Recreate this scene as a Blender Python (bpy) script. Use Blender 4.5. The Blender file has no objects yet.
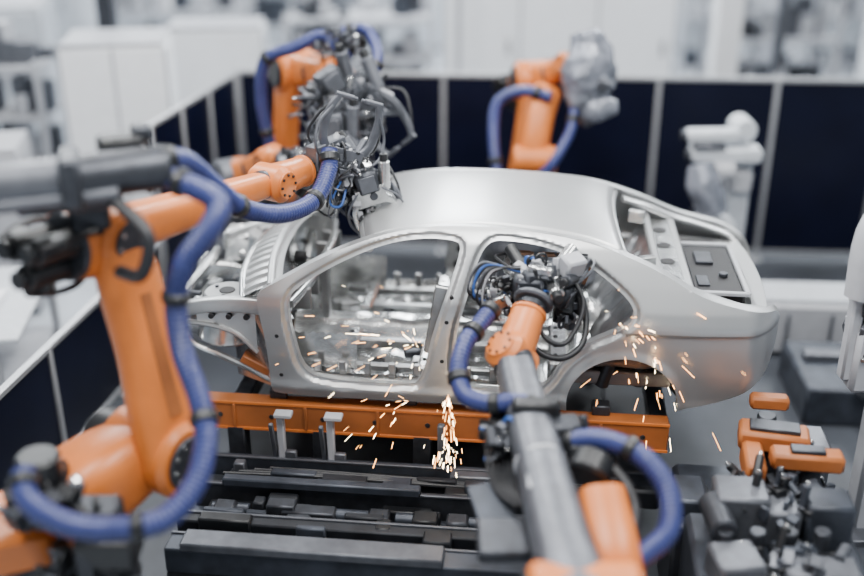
import bpy, bmesh, math, random
import numpy as np
from mathutils import Vector as V, Matrix, Quaternion, noise as MN

# ---------------------------------------------------------------- materials
def mat(name, col, metal=0.0, rough=0.5, var=0.08, scale=12.0, bump=0.0, spec=0.5, emit=None, es=0.0):
    m = bpy.data.materials.new(name); m.use_nodes = True
    nt = m.node_tree; b = nt.nodes['Principled BSDF']
    b.inputs['Metallic'].default_value = metal
    b.inputs['Roughness'].default_value = rough
    b.inputs['Specular IOR Level'].default_value = spec
    tc = nt.nodes.new('ShaderNodeTexCoord'); nz = nt.nodes.new('ShaderNodeTexNoise')
    nz.inputs['Scale'].default_value = scale; nz.inputs['Detail'].default_value = 4
    nt.links.new(tc.outputs['Object'], nz.inputs['Vector'])
    cr = nt.nodes.new('ShaderNodeValToRGB')
    cr.color_ramp.elements[0].position = .3; cr.color_ramp.elements[1].position = .7
    cr.color_ramp.elements[0].color = tuple(max(0, c*(1-var)) for c in col)+(1,)
    cr.color_ramp.elements[1].color = tuple(min(1, c*(1+var)) for c in col)+(1,)
    nt.links.new(nz.outputs['Fac'], cr.inputs['Fac'])
    nt.links.new(cr.outputs['Color'], b.inputs['Base Color'])
    if bump:
        bp = nt.nodes.new('ShaderNodeBump'); bp.inputs['Strength'].default_value = bump
        bp.inputs['Distance'].default_value = .01
        nt.links.new(nz.outputs['Fac'], bp.inputs['Height']); nt.links.new(bp.outputs['Normal'], b.inputs['Normal'])
    if emit:
        b.inputs['Emission Color'].default_value = emit+(1,); b.inputs['Emission Strength'].default_value = es
    return m

M = {
 'body': mat('body_panel_steel', (.53,.54,.545), .78, .36, .03, 3),
 'galv': mat('galvanised_steel', (.60,.61,.61), .92, .24, .22, 9, .35),
 'inner': mat('inner_steel', (.30,.305,.31), .85, .33, .3, 7, .3),
 'dsteel': mat('dark_steel', (.05,.054,.064), .6, .4, .25),
 'orange': mat('robot_orange_paint', (.60,.165,.030), 0, .36, .12, 4),
 'orange2': mat('orange_beam_paint', (.33,.10,.024), 0, .5, .25, 3),
 'blue': mat('blue_hose_plastic', (.030,.040,.145), 0, .36, .12),
 'black': mat('black_plastic', (.009,.010,.012), 0, .4, .2),
 'rubber': mat('cable_rubber', (.012,.013,.016), 0, .45, .2),
 'grey': mat('grey_cast_metal', (.115,.122,.14), .5, .40, .18),
 'lgrey': mat('light_grey_paint', (.38,.39,.42), 0, .5, .06),
 'white': mat('white_paint', (.80,.82,.85), 0, .5, .03),
 'offw': mat('pale_panel', (.50,.53,.57), 0, .5, .06),
 'fence': mat('dark_weld_screen', (.003,.004,.014), 0, .3, .2, 2, 0, .2),
 'alu': mat('aluminium_frame', (.42,.43,.45), .6, .4, .05),
 'deck': mat('dark_deck', (.016,.018,.023), .3, .5, .4, 5, .3),
 'deck2': mat('machine_blue_grey', (.045,.052,.067), .4, .42, .35, 6),
 'floor': mat('floor_concrete', (.05,.056,.068), 0, .5, .25, 1.5, .1, .35),
 'aisle': mat('aisle_floor_paint', (.48,.52,.57), 0, .35, .10, .6),
 'redc': mat('red_cable', (.35,.03,.02), 0, .5),
 'bluec': mat('blue_cable', (.03,.10,.35), 0, .5),
 'copper': mat('copper_electrode', (.45,.26,.17), 1, .35),
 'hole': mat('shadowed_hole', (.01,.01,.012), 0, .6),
 'spark': mat('spark_glow', (1,.5,.2), 0, .5, emit=(1.0,.42,.12), es=14),
 'spark2': mat('spark_core_glow', (1,.8,.5), 0, .5, emit=(1.0,.75,.45), es=30),
 'film': mat('grey_cover_film', (.19,.205,.245), .2, .26, .4, 6, 1.0),
}

# ---------------------------------------------------------------- builder
def catmull(pts, n=8):
    P = [V(p) for p in pts]
    P = [P[0]*2-P[1]] + P + [P[-1]*2-P[-2]]
    out = []
    for i in range(1, len(P)-2):
        a,b,c,d = P[i-1:i+3]
        for k in range(n):
            t = k/n
            out.append(.5*((2*b)+(c-a)*t+(2*a-5*b+4*c-d)*t*t+(3*b-a-3*c+d)*t**3))
    out.append(P[-2].copy())
    return out

def basis(d):
    d = d.normalized()
    u = V((0,0,1)) if abs(d.z) < .95 else V((1,0,0))
    x = u.cross(d).normalized(); y = d.cross(x)
    return x, y

class MB:
    def __init__(s): s.v=[]; s.f=[]; s.m=[]; s.mats=[]
    def add(s, vs, fs, m):
        if m not in s.mats: s.mats.append(m)
        k = s.mats.index(m); o = len(s.v)
        s.v.extend([tuple(p) for p in vs])
        for f in fs: s.f.append([i+o for i in f]); s.m.append(k)
    def box(s, c, size, m, rot=None, bev=.008):
        hx,hy,hz = [a/2 for a in size]; b = min(bev, hx*.4, hy*.4, hz*.4)
        vs=[]; idx={}
        for sx in (-1,1):
            for sy in (-1,1):
                for sz in (-1,1):
                    for ax in range(3):
                        p=[sx*(hx-b),sy*(hy-b),sz*(hz-b)]
                        p[ax]=(sx*hx,sy*hy,sz*hz)[ax]
                        idx[(sx,sy,sz,ax)]=len(vs); vs.append(V(p))
        fs=[]
        for ax in range(3):
            o=[a for a in range(3) if a!=ax]
            for sg in (-1,1):
                q=[]
                for (a,b2) in ((-1,-1),(1,-1),(1,1),(-1,1)):
                    k=[0,0,0]; k[ax]=sg; k[o[0]]=a; k[o[1]]=b2
                    q.append(idx[(*k,ax)])
                fs.append(q)
        for ax in range(3):
            o=[a for a in range(3) if a!=ax]
            for a in (-1,1):
                for b2 in (-1,1):
                    k1=[0,0,0];k1[ax]=-1;k1[o[0]]=a;k1[o[1]]=b2
                    k2=list(k1);k2[ax]=1
                    fs.append([idx[(*k1,o[0])],idx[(*k2,o[0])],idx[(*k2,o[1])],idx[(*k1,o[1])]])
        for sx in (-1,1):
            for sy in (-1,1):
                for sz in (-1,1): fs.append([idx[(sx,sy,sz,i)] for i in range(3)])
        R = rot if rot is not None else Matrix.Identity(3)
        c=V(c); s.add([R@p+c for p in vs], fs, m)
    def cyl(s, p0, p1, r0, m, r1=None, seg=20, ch=.15):
        p0=V(p0);p1=V(p1); r1=r0 if r1 is None else r1
        d=p1-p0; L=d.length
        if L<1e-5: return
        x,y=basis(d); d.normalize()
        c=min(ch*min(r0,r1), L*.3)
        prof=[(0,r0-c),(c,r0),(L-c,r1),(L,r1-c)]
        vs=[]
        for t,r in prof:
            for k in range(seg):
                a=2*math.pi*k/seg; vs.append(p0+d*t+x*(r*math.cos(a))+y*(r*math.sin(a)))
        fs=[[j*seg+k,j*seg+(k+1)%seg,(j+1)*seg+(k+1)%seg,(j+1)*seg+k] for j in range(3) for k in range(seg)]
        fs.append(list(range(seg))[::-1]); fs.append([3*seg+k for k in range(seg)])
        s.add(vs,fs,m)
    def loft(s, pts, rad, m, n=24, p=2.6, up=None, sub=4, jit=0):
        P=catmull(pts,sub); R=catmull([(a,b,0) for a,b in rad],sub)
        vs=[]; px=None
        for i,c in enumerate(P):
            d=(P[min(i+1,len(P)-1)]-P[max(i-1,0)]).normalized()
            if up is not None:
                x=V(up); x=(x-d*x.dot(d)).normalized()
            elif px is None: x,_=basis(d)
            else: x=(px-d*px.dot(d)).normalized()
            px=x; y=d.cross(x)
            a,b=R[i].x,R[i].y
            for k in range(n):
                t=2*math.pi*k/n; ct,st=math.cos(t),math.sin(t)
                o=x*(a*math.copysign(abs(ct)**(2/p),ct))+y*(b*math.copysign(abs(st)**(2/p),st))
                if jit: o=o*(1+jit*MN.noise((c+o)*7)+jit*.5*MN.noise((c+o)*24))
                vs.append(c+o)
        q=len(P)
        fs=[[j*n+k,j*n+(k+1)%n,(j+1)*n+(k+1)%n,(j+1)*n+k] for j in range(q-1) for k in range(n)]
        fs.append(list(range(n))[::-1]); fs.append([(q-1)*n+k for k in range(n)])
        s.add(vs,fs,m)
    def tube(s, pts, r, m, seg=8, n=8, rib=0.0, ribp=2, raw=False):
        P=pts if raw else catmull(pts,n)
        P=[V(p) for p in P]
        vs=[]; x=None
        for i,c in enumerate(P):
            d=(P[min(i+1,len(P)-1)]-P[max(i-1,0)])
            if d.length<1e-6: d=V((0,0,1))
            d.normalize()
            if x is None: x,_=basis(d)
            else:
                x=x-d*x.dot(d)
                x=x.normalized() if x.length>1e-5 else basis(d)[0]
            y=d.cross(x)
            rr=r*(1-rib*((i//ribp)%2))
            for k in range(seg):
                a=2*math.pi*k/seg; vs.append(c+x*(rr*math.cos(a))+y*(rr*math.sin(a)))
        q=len(P)
        fs=[[j*seg+k,j*seg+(k+1)%seg,(j+1)*seg+(k+1)%seg,(j+1)*seg+k] for j in range(q-1) for k in range(seg)]
        fs.append(list(range(seg))[::-1]); fs.append([(q-1)*seg+k for k in range(seg)])
        s.add(vs,fs,m)
    def hose(s, pts, r, m='blue', clamps=(), cm='black'):
        C=catmull(pts,12)
        out=[C[0]]; acc=0
        for a,b in zip(C[:-1],C[1:]):
            L=(b-a).length
            if L==0: continue
            t=.013-acc
            while t<=L: out.append(a+(b-a)*(t/L)); t+=.013
            acc=L-(t-.013)
        s.tube(out,r,m,seg=14,rib=.09,ribp=1,raw=True)
        for c in clamps:
            i=int(c*(len(out)-1)); j=min(i+1,len(out)-1); i=max(0,j-1)
            d=(out[j]-out[i]).normalized()
            s.cyl(out[i]-d*.03,out[i]+d*.03,r*1.22,cm,seg=16)
    def grid(s, fn, nu, nv, m, closed=False):
        vs=[fn(i/(nu-1),j/(nv-1)) for i in range(nu) for j in range(nv)]
        fs=[[i*nv+j,i*nv+j+1,(i+1)*nv+j+1,(i+1)*nv+j] for i in range(nu-1) for j in range(nv-1)]
        s.add(vs,fs,m)
    def bolts(s, c, d, R, n, r, m, h=.012):
        c=V(c); d=V(d).normalized(); x,y=basis(d)
        for k in range(n):
            a=2*math.pi*k/n; p=c+x*(R*math.cos(a))+y*(R*math.sin(a))
            s.cyl(p,p+d*h,r,m,seg=6)
    def finish(s, name, parent=None, ang=38):
        me=bpy.data.meshes.new(name); me.from_pydata(s.v,[],s.f)
        for k in s.mats: me.materials.append(M[k])
        me.polygons.foreach_set('material_index', s.m)
        bm=bmesh.new(); bm.from_mesh(me); bmesh.ops.recalc_face_normals(bm,faces=bm.faces); bm.to_mesh(me); bm.free()
        me.polygons.foreach_set('use_smooth',[True]*len(me.polygons))
        me.set_sharp_from_angle(angle=math.radians(ang))
        o=bpy.data.objects.new(name,me); bpy.context.scene.collection.objects.link(o)
        if parent: o.parent=parent
        return o

def rz(deg): return Matrix.Rotation(math.radians(deg),3,'Z')
def rx(a): return Matrix.Rotation(math.radians(a),3,'X')
def ry(a): return Matrix.Rotation(math.radians(a),3,'Y')
def empty(name, loc=(0,0,0), rot=0):
    e=bpy.data.objects.new(name,None); e.location=loc; e.rotation_euler=(0,0,math.radians(rot))
    e.empty_display_size=.2
    bpy.context.scene.collection.objects.link(e); return e

# ---------------------------------------------------------------- car body shell
car=empty('car_body',(-.08,0,1.035),-6)
def fh(h): h=np.asarray(h,float); return np.where(h>.72,.72+(h-.72)*.88,h)
def fu(u): u=np.asarray(u,float); return np.where(u>1.8,1.8+(u-1.8)*.84,u)
def FU(u): return float(fu(u))
def FH(h): return float(fh(h))
_h=np.linspace(-.1,1.4,600)
_v=np.interp(_h,fh([-.1,0,.06,.12,.3,.5,.66,.74,.80,.9,1.05,1.15,1.22,1.3,1.4]),
               [.84,.865,.885,.88,.895,.905,.910,.900,.872,.825,.752,.700,.640,.54,.39])
_k=np.exp(-np.linspace(-2,2,31)**2); _k/=_k.sum()
_v=np.convolve(np.pad(_v,15,mode='edge'),_k,'valid')
AC=(1.42,.06); AR=.36
def sm(a,b,x): t=np.clip((x-a)/(b-a),0,1); return t*t*(3-2*t)
def side_v(u,h):
    v=np.interp(h,_h,_v)
    d=np.hypot(u-AC[0],h-AC[1])-AR
    uo=np.where(u>1.8,1.8+(u-1.8)/.84,u)
    v=v-.075*np.clip((uo-1.7)/.8,0,2)**2-.22*np.clip((uo-2.22)/.30,0,2)**2.2
    v=v-.035*np.clip((-.3-u)/.7,0,2)**2
    v=v+.016*np.exp(-(d/.035)**2)
    v=v+.020*sm(.585,.612,h)*(1-sm(.625,.76,h))*sm(.7,1.3,u)
    return v
def chaikin(p,n=2):
    p=np.array(p,float)
    for _ in range(n):
        q=np.roll(p,-1,0); p=np.stack([.75*p+.25*q,.25*p+.75*q],1).reshape(-1,2)
    return p
def mp(p): p=np.array(p,float); p[:,0]=fu(p[:,0]); p[:,1]=fh(p[:,1]); return p
def sdf(P,poly):
    a=poly; b=np.roll(poly,-1,0); dmin=np.full(len(P),1e9); ins=np.zeros(len(P),bool)
    for p,q in zip(a,b):
        e=q-p; w=P-p; t=np.clip((w@e)/(e@e+1e-12),0,1)
        dmin=np.minimum(dmin,np.hypot(*(w-t[:,None]*e).T))
        c=((p[1]>P[:,1])!=(q[1]>P[:,1]))
        with np.errstate(all='ignore'):
            xi=p[0]+(P[:,1]-p[1])*(q[0]-p[0])/(q[1]-p[1])
        ins^= c&(P[:,0]<xi)
    return np.where(ins,-dmin,dmin)
OUT=chaikin(mp([(-.90,-.01),(-.4,0),(.4,0),(1.1,0),(1.5,.0),(1.85,.06),(2.2,.14),(2.46,.26),(2.53,.42),(2.54,.6),(2.50,.70),(2.38,.745),
   (2.1,.80),(1.92,.845),(1.78,.905),(1.62,1.0),(1.42,1.09),(1.2,1.165),(.9,1.215),(.5,1.24),(.15,1.235),(-.12,1.19),(-.38,1.10),(-.6,.99),(-.8,.865),
   (-.93,.79),(-.985,.74),(-.97,.6),(-.94,.4),(-.93,.2),(-.93,.03)]),2)
D1=chaikin(mp([(-.70,.17),(-.5,.125),(0,.12),(.10,.15),(.17,.5),(.26,.8),(.35,1.11),(.30,1.15),(.08,1.155),(-.15,1.11),(-.40,1.00),(-.62,.865),(-.77,.75),(-.78,.6),(-.75,.4)]),2)
D2=chaikin(mp([(.32,.13),(.6,.12),(.86,.12),(.95,.2),(1.02,.36),(1.16,.5),(1.36,.6),(1.46,.7),(1.44,.79),(1.30,.92),(1.10,1.06),(.85,1.14),(.6,1.16),(.52,1.145),(.46,1.05),(.40,.8),(.32,.5)]),2)
def comp(P):
    o=sdf(P,OUT); a=sdf(P,D1); b=sdf(P,D2)
    w=AR-np.hypot(P[:,0]-AC[0],P[:,1]-AC[1])
    return np.maximum.reduce([o,-a,-b,w]), np.minimum(a,b)
st=.0105
us=np.arange(-1.03,2.5,st); hs=np.arange(-.05,1.26,st)
nu,nh=len(us),len(hs)
G=np.stack(np.meshgrid(us,hs,indexing='ij'),-1).reshape(-1,2)
d,_d=comp(G); inside=d<-.15*st
def ix(i,j): return i*nh+j
faces=[]
ins2=inside.reshape(nu,nh)
cnt=ins2[:-1,:-1].astype(int)+ins2[1:,:-1]+ins2[1:,1:]+ins2[:-1,1:]
for i,j in zip(*np.where(cnt>=1)):
    if cnt[i,j]>=2 : faces.append([ix(i,j),ix(i+1,j),ix(i+1,j+1),ix(i,j+1)])
    elif cnt[i,j]==1:
        q=[(i,j),(i+1,j),(i+1,j+1),(i,j+1)]
        k=[n for n,(a,b) in enumerate(q) if ins2[a,b]][0]
        tri=[q[k],q[(k+1)%4],q[(k-1)%4]]
        faces.append([ix(*t) for t in tri])
used=sorted({i for f in faces for i in f})
remap={o:n for n,o in enumerate(used)}
faces=[[remap[i] for i in f] for f in faces]
P=G[used].copy()
dd,_=comp(P); mv=dd>-.3*st
for _ in range(4):
    q=P[mv]; e=1e-4
    d0,_=comp(q); gx,_=comp(q+[e,0]); gy,_=comp(q+[0,e])
    g=np.stack([(gx-d0)/e,(gy-d0)/e],1); n=np.linalg.norm(g,axis=1,keepdims=True)+1e-9
    P[mv]=q-g/n*np.clip(d0,-.02,.02)[:,None]
_,dh=comp(P)
VO=side_v(P[:,0],P[:,1])
VOo=VO-.028*(1-sm(.018,.046,dh))
VIi=VO-.085-.02*(P[:,1]<.15)
ecount={}
for f in faces:
    for a,b in zip(f,f[1:]+f[:1]):
        k=(min(a,b),max(a,b)); ecount[k]=ecount.get(k,0)+1
bnd=[k for k,c in ecount.items() if c==1]
N=len(P)
for sg,nm in ((-1,'body_side_left'),(1,'body_side_right')):
    mb=MB()
    vs=[(P[i,0],sg*VOo[i],P[i,1]) for i in range(N)]+[(P[i,0],sg*VIi[i],P[i,1]) for i in range(N)]
    mb.add(vs, faces+[[i+N for i in f][::-1] for f in faces]+[[a,b,b+N,a+N] for a,b in bnd],'body')
    # hinge / striker plates, tooling holes
    def at(u,h,off=0): return V((u,sg*(float(side_v(u,h))-.028+off),h))
    for u,h in ((-.83,.30),(-.83,.60),(.225,.42),(.225,.22)):
        mb.box(at(u,h,.004),(.035,.012,.07),'inner'); mb.cyl(at(u,h+.02,.008),at(u,h+.02,.014),.007,'hole',seg=10)
    for u,h in ((-.86,.45),(-.85,.15),(.24,.33),(.27,.62),(.30,.78)):
        mb.cyl(at(u,h,.0),at(u,h,.032),.014,'hole',seg=14)
    o=mb.finish(nm,car,30)
_tu=np.array([-.38,-.12,.15,.5,.9,1.2,1.42,1.62]); _th=fh([1.085,1.175,1.222,1.235,1.212,1.163,1.088,1.0])
_uu=np.linspace(-.38,1.62,200); _hh=np.interp(_uu,_tu,_th); _k2=np.exp(-np.linspace(-2,2,41)**2); _k2/=_k2.sum()
_hh=np.convolve(np.pad(_hh,20,mode='reflect',reflect_type='odd'),_k2,'valid')
def roofp(a,b,dz=0):
    v=(b*2-1)
    u0=-.38+.13*v*v; u1=1.40-.06*(1-v*v)
    u=u0+(u1-u0)*a
    h=float(np.interp(u,_uu,_hh)); ve=float(side_v(u,h))-.006
    z=h+.004+.050*(1-abs(v)**2.3)
    e=min(a,1-a); z-=.03*max(0,1-e/.03)**2
    z-=.012*math.exp(-((abs(v)-.93)/.02)**2)
    return (u,ve*v,z+dz)
mb=MB(); mb.grid(lambda a,b:roofp(a,b),90,110,'body'); mb.grid(lambda a,b:roofp(a,b,-.035),40,40,'inner')
for a in (0,1):
    mb.grid(lambda t,w:roofp(a,t,-.035*w),40,2,'body')
for u in (.0,.45,.9,1.2):
    mb.tube([roofp((u+.33)/1.73,b,-.05) for b in (0.06,.3,.5,.7,.94)],.022,'inner')
mb.tube([roofp(0,b,-.035) for b in (0.02,.25,.5,.75,.98)],.03,'body',seg=12)
mb.tube([roofp(1,b,-.03) for b in (0.02,.25,.5,.75,.98)],.028,'body',seg=12)
mb.finish('roof_panel',car,35)

mb=MB()
rnd=random.Random(14)
def pan(a,b):
    u=-.93+a*2.95; v=(b*2-1)*.80
    z=.06+.16*math.exp(-(v/.13)**4)*(1-float(sm(1.2,1.5,u)))
    z+=.012*math.sin(u*26)*(abs(v)>.2)*(abs(v)<.7)
    z+=.014*MN.noise(V((u*7,v*7,0)))
    z+=.20*float(sm(.95,1.15,u))*(1-float(sm(1.75,1.95,u)))
    z+=.10*float(sm(.72,.8,abs(v)))
    return (u,v,z)
mb.grid(pan,150,70,'galv')
for u,w,hh in ((-.45,.10,.14),(.12,.12,.16),(.62,.10,.13),(1.0,.14,.24)):
    for sg in (-1,1):
        mb.box((u,sg*.47,.06+hh/2),(w,.60,hh),'galv',bev=.02)
        for k in range(4): mb.cyl((u-.02,sg*(.25+k*.14),.06+hh),(u-.02,sg*(.25+k*.14),.066+hh),.016,'hole',seg=12)
for sg in (-1,1):
    for u in (-.7,-.25,.35,.8): mb.cyl((u,sg*.45,.072),(u,sg*.45,.085),.045,'hole')
    mb.box((.0,sg*.30,.14),(1.3,.05,.07),'inner'); mb.box((.05,sg*.64,.13),(1.2,.05,.05),'inner')
    mb.box((.08,sg*.775,.06),(1.95,.11,.13),'galv',bev=.02)
    for k in range(12):
        u=rnd.uniform(-.8,.9); v=sg*rnd.uniform(.2,.68)
        mb.box((u,v,.12),(rnd.uniform(.03,.14),rnd.uniform(.03,.10),rnd.uniform(.03,.10)),rnd.choice(['inner','galv','inner','dsteel']),rz(rnd.uniform(-30,30)),.01)
    mb.grid(lambda a,b:(-.86+.5*a,sg*(.70+.0*a),.14+.26*b+.01*math.sin(a*50)),30,6,'galv')
    mb.box((.22,sg*.74,.55),(.16,.04,.5),'inner',ry(9))
    for k in range(4): mb.cyl((.20+.03*k,sg*.70,.35+.13*k),(.20+.03*k,sg*.72,.35+.13*k),.025,'hole',seg=12)
    for k in range(9): mb.box((-.62+.17*k,sg*.765,.16),(.05,.03,.14),'inner',None,.01)
def fw(a,b):
    v=(b*2-1)*.80; h=.05+a*.70
    u=-.90-.10*float(sm(.25,.6,h))+.04*math.sin(v*9)*(h>.2)*(h<.7)-.05*(1-(v/.8)**2)
    return (u,v,h)
mb.grid(fw,40,60,'galv')
for v,h in ((-.4,.5),(.25,.55),(-.1,.42),(.5,.4),(-.6,.35)): mb.cyl((-.99,v,h),(-.90,v,h),.05,'hole')
mb.tube([(-.78,-.78,.64),(-.72,-.4,.65),(-.72,0,.64),(-.72,.4,.65),(-.78,.78,.64)],.032,'galv',seg=12)
for v in (-.55,-.3,-.05,.3,.55): mb.box((-.76,v,.58),(.14,.03,.16),'inner')
mb.box((-.70,-.02,.40),(.05,.10,.5),'inner')
mb.grid(lambda a,b:(1.22+.42*a,(b*2-1)*.70,.26+.54*a+.02*math.sin(b*30)*(.15<a<.8)),24,60,'inner')
mb.box((1.72,0,.80),(.16,1.36,.03),'galv',bev=.01)
mb.box((1.63,0,.84),(.05,1.36,.06),'body',bev=.012); mb.box((1.82,0,.785),(.06,1.42,.06),'body',bev=.015)
for v in (-.5,-.2,.1,.4): mb.cyl((1.72,v,.81),(1.72,v,.822),.05,'hole')
mb.box((1.55,-.45,.90),(.12,.05,.10),'galv',rz(20)); mb.box((1.55,.45,.90),(.12,.05,.10),'galv',rz(-20))
mb.box((2.10,0,.18),(.46,1.2,.03),'inner')
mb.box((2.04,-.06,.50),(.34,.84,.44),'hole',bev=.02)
for x0,sx,y0,sy in ((1.86,.03,-.06,.90),(2.22,.03,-.06,.90),(2.04,.38,-.50,.03),(2.04,.38,.38,.03)):
    mb.box((x0,y0,.725),(sx,sy,.03),'lgrey')
mb.box((2.0,.1,.73),(.12,.2,.03),'dsteel'); mb.cyl((2.1,-.2,.72),(2.1,-.2,.75),.03,'dsteel'); mb.box((1.95,-.3,.725),(.08,.16,.02),'dsteel')
mb.grid(lambda a,b:(2.30+.07*(1-(2*b-1)**2)+.03*math.sin(a*3.1),(b*2-1)*.74,.20+.48*a),20,40,'body')
mb.grid(lambda a,b:(2.21+.09*a+.07*(1-(2*b-1)**2),(b*2-1)*.74,.65+.03*a),6,40,'body')
for sg in (-1,1):
    pts=[(FU(u),sg*(float(side_v(FU(u),FH(h)))-.13),FH(h)-.035) for u,h in ((1.45,1.05),(1.65,.97),(1.82,.88),(2.0,.825),(2.2,.77),(2.36,.73),(2.42,.68))]
    mb.loft(pts,[(.05,.02)]*7,'body',n=12,p=4,up=(0,1,0))
    mb.grid(lambda a,b:(AC[0]+.385*math.cos(math.pi*a)*(1-.25*b*b),sg*(.86-.34*b),AC[1]+.385*math.sin(math.pi*a)*(1-.18*b*b)),24,10,'dsteel')
    mb.grid(lambda a,b:(AC[0]+.30*b*math.cos(math.pi*a),sg*.53,AC[1]+.32*b*math.sin(math.pi*a)),24,3,'dsteel')
    mb.box((1.45,sg*.60,.12),(.7,.06,.10),'inner'); mb.cyl((1.30,sg*.60,.05),(1.38,sg*.60,.36),.05,'dsteel')
    mb.cyl((1.55,sg*.55,.04),(1.57,sg*.55,.25),.045,'dsteel')
mb.finish('floor_pan',car,35)

mb=MB()
for sg in (-1,1):
    mb.loft([(-.9,sg*.42,.12),(-1.15,sg*.46,.25),(-1.5,sg*.48,.32),(-1.78,sg*.48,.32)],[(.055,.07)]*4,'galv',p=6,up=(0,1,0))
    mb.box((-1.80,sg*.48,.32),(.03,.20,.22),'galv'); mb.box((-1.812,sg*.48,.32),(.02,.10,.12),'hole')
    mb.loft([(-.90,sg*.80,.62),(-1.10,sg*.79,.63),(-1.35,sg*.76,.60),(-1.62,sg*.70,.52)],[(.035,.055),(.04,.055),(.04,.05),(.035,.045)],'body',p=6,up=(0,1,0))
    mb.box((-1.64,sg*.70,.50),(.04,.14,.16),'galv')
    mb.cyl((-1.30,sg*.58,.28),(-1.27,sg*.57,.60),.20,'galv',r1=.15,seg=32)
    mb.cyl((-1.27,sg*.57,.60),(-1.27,sg*.57,.625),.155,'body',seg=32)
    mb.cyl((-1.27,sg*.57,.624),(-1.27,sg*.57,.632),.055,'hole',seg=20)
    mb.bolts((-1.27,sg*.57,.625),(0,0,1),.10,3,.014,'dsteel')
    mb.grid(lambda a,b:(-.95-.68*a,sg*(.52+.24*b),.34+.26*b+.10*math.sin(math.pi*a)*(1-b)),30,10,'galv')
    mb.grid(lambda a,b:(-.92-.30*a,sg*(.80-.16*a),.02+.55*b),10,14,'galv')
    mb.grid(lambda a,b:(-1.02-.42*a,sg*(.80-.05*a),.30+.30*b-.0*a+.16*math.sin(math.pi*.5*a)*(1-b)),14,8,'body')
    mb.tube([(-1.02,sg*.80,.28),(-1.15,sg*.79,.40),(-1.30,sg*.78,.45),(-1.44,sg*.76,.46),(-1.60,sg*.72,.44)],.016,'body',seg=8)
    for k in range(5): mb.cyl((-1.0-.12*k,sg*.66,.51),(-1.0-.12*k,sg*(.67),.535),.022,'hole',seg=12)
    for k in range(3): mb.cyl((-1.08-.12*k,sg*.77,.54),(-1.08-.12*k,sg*.815,.54),.02,'hole',seg=12)
    mb.box((-1.15,sg*.70,.42),(.32,.03,.14),'galv',Matrix.Rotation(.2,3,'Y'))
    mb.box((-1.05,sg*.72,.16),(.22,.12,.06),'orange2',Matrix.Rotation(.5,3,'Y'))
    mb.tube([(-1.6,sg*.66,.46),(-1.5,sg*.72,.30),(-1.3,sg*.75,.22),(-1.1,sg*.74,.12),(-.95,sg*.76,.05)],.025,'galv',seg=10)
mb.box((-1.70,0,.44),(.06,1.2,.07),'galv',bev=.015); mb.box((-1.72,0,.20),(.08,.95,.08),'galv',bev=.015)
mb.box((-1.25,0,.12),(.5,.8,.05),'galv',bev=.015); mb.box((-1.1,0,.2),(.08,.85,.10),'galv')
def cowl(a,b):
    v=(b*2-1)*.80; t=a
    u=-.92-.30*t+.10*(v/.8)**2; z=.78-.02*t-.10*t*t+.06*(1-(v/.8)**2)
    z+=.010*(1 if math.sin(v*60)>0 else -1)*(.25<t<.9)
    return (u,v,z)
mb.grid(cowl,24,161,'body')
mb.tube([(-.90,-.80,.77),(-.97,-.4,.82),(-.99,0,.84),(-.97,.4,.82),(-.90,.80,.77)],.03,'body',seg=12)
mb.tube([(-1.10,-.78,.66),(-1.19,-.4,.70),(-1.21,0,.72),(-1.19,.4,.70),(-1.10,.78,.66)],.028,'galv',seg=12)
rnd=random.Random(4)
for k in range(40):
    v=rnd.uniform(-.55,.55); u=rnd.uniform(-1.6,-1.0)
    mb.box((u,v,rnd.uniform(.16,.5)),(rnd.uniform(.04,.16),rnd.uniform(.03,.12),rnd.uniform(.02,.1)),rnd.choice(['galv','inner','body','dsteel']),rz(rnd.uniform(0,90)))
mb.finish('front_structure',car,35)

# ---------------------------------------------------------------- robots
CM=('rubber','rubber','rubber','rubber','rubber','grey','grey','lgrey','bluec')
def clutter(mb,c,s,seed,nb=20,nr=14,nc=24,mats=('galv','dsteel','black','grey','lgrey'),cm=CM,cr=(.005,.011),bs=1.0):
    r=random.Random(seed); c=V(c)
    def rp(k=1.0):
        while True:
            p=V((r.uniform(-1,1),r.uniform(-1,1),r.uniform(-1,1)))
            if p.length<1: return c+V((p.x*s[0]*k,p.y*s[1]*k,p.z*s[2]*k))
    for _ in range(nb):
        rot=Matrix.Rotation(r.uniform(-.5,.5),3,'X')@Matrix.Rotation(r.uniform(0,3),3,'Z')@Matrix.Rotation(r.uniform(-.4,.4),3,'Y')
        mb.box(rp(.8),(r.uniform(.03,.12)*bs,r.uniform(.02,.08)*bs,r.uniform(.02,.12)*bs),r.choice(mats),rot,.005)
    for _ in range(nr):
        a=rp(.7); b=a+V((r.uniform(-1,1),r.uniform(-1,1),r.uniform(-1,1))).normalized()*r.uniform(.08,.22)*max(s)*2
        q=r.uniform(.012,.034)*bs; mb.cyl(a,b,q,r.choice(mats),seg=14)
        mb.cyl(b,b+(b-a)*.15,q*.5,'galv',seg=10); mb.cyl(a,a+(b-a)*.12,q*1.35,'dsteel',seg=14)
    for _ in range(nc):
        a=rp(.8); b=a+(rp(.8)-a)*.6; m=(a+b)/2; o=(m-c)
        o=o.normalized()*r.uniform(.03,.5)*min(s) if o.length>1e-3 else V((0,0,.05))
        mb.tube([a,a*.6+m*.4+o,b*.6+m*.4+o+V((0,0,r.uniform(-.3,.3)*min(s))),b],r.uniform(*cr),r.choice(cm),seg=6,n=8)

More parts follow.
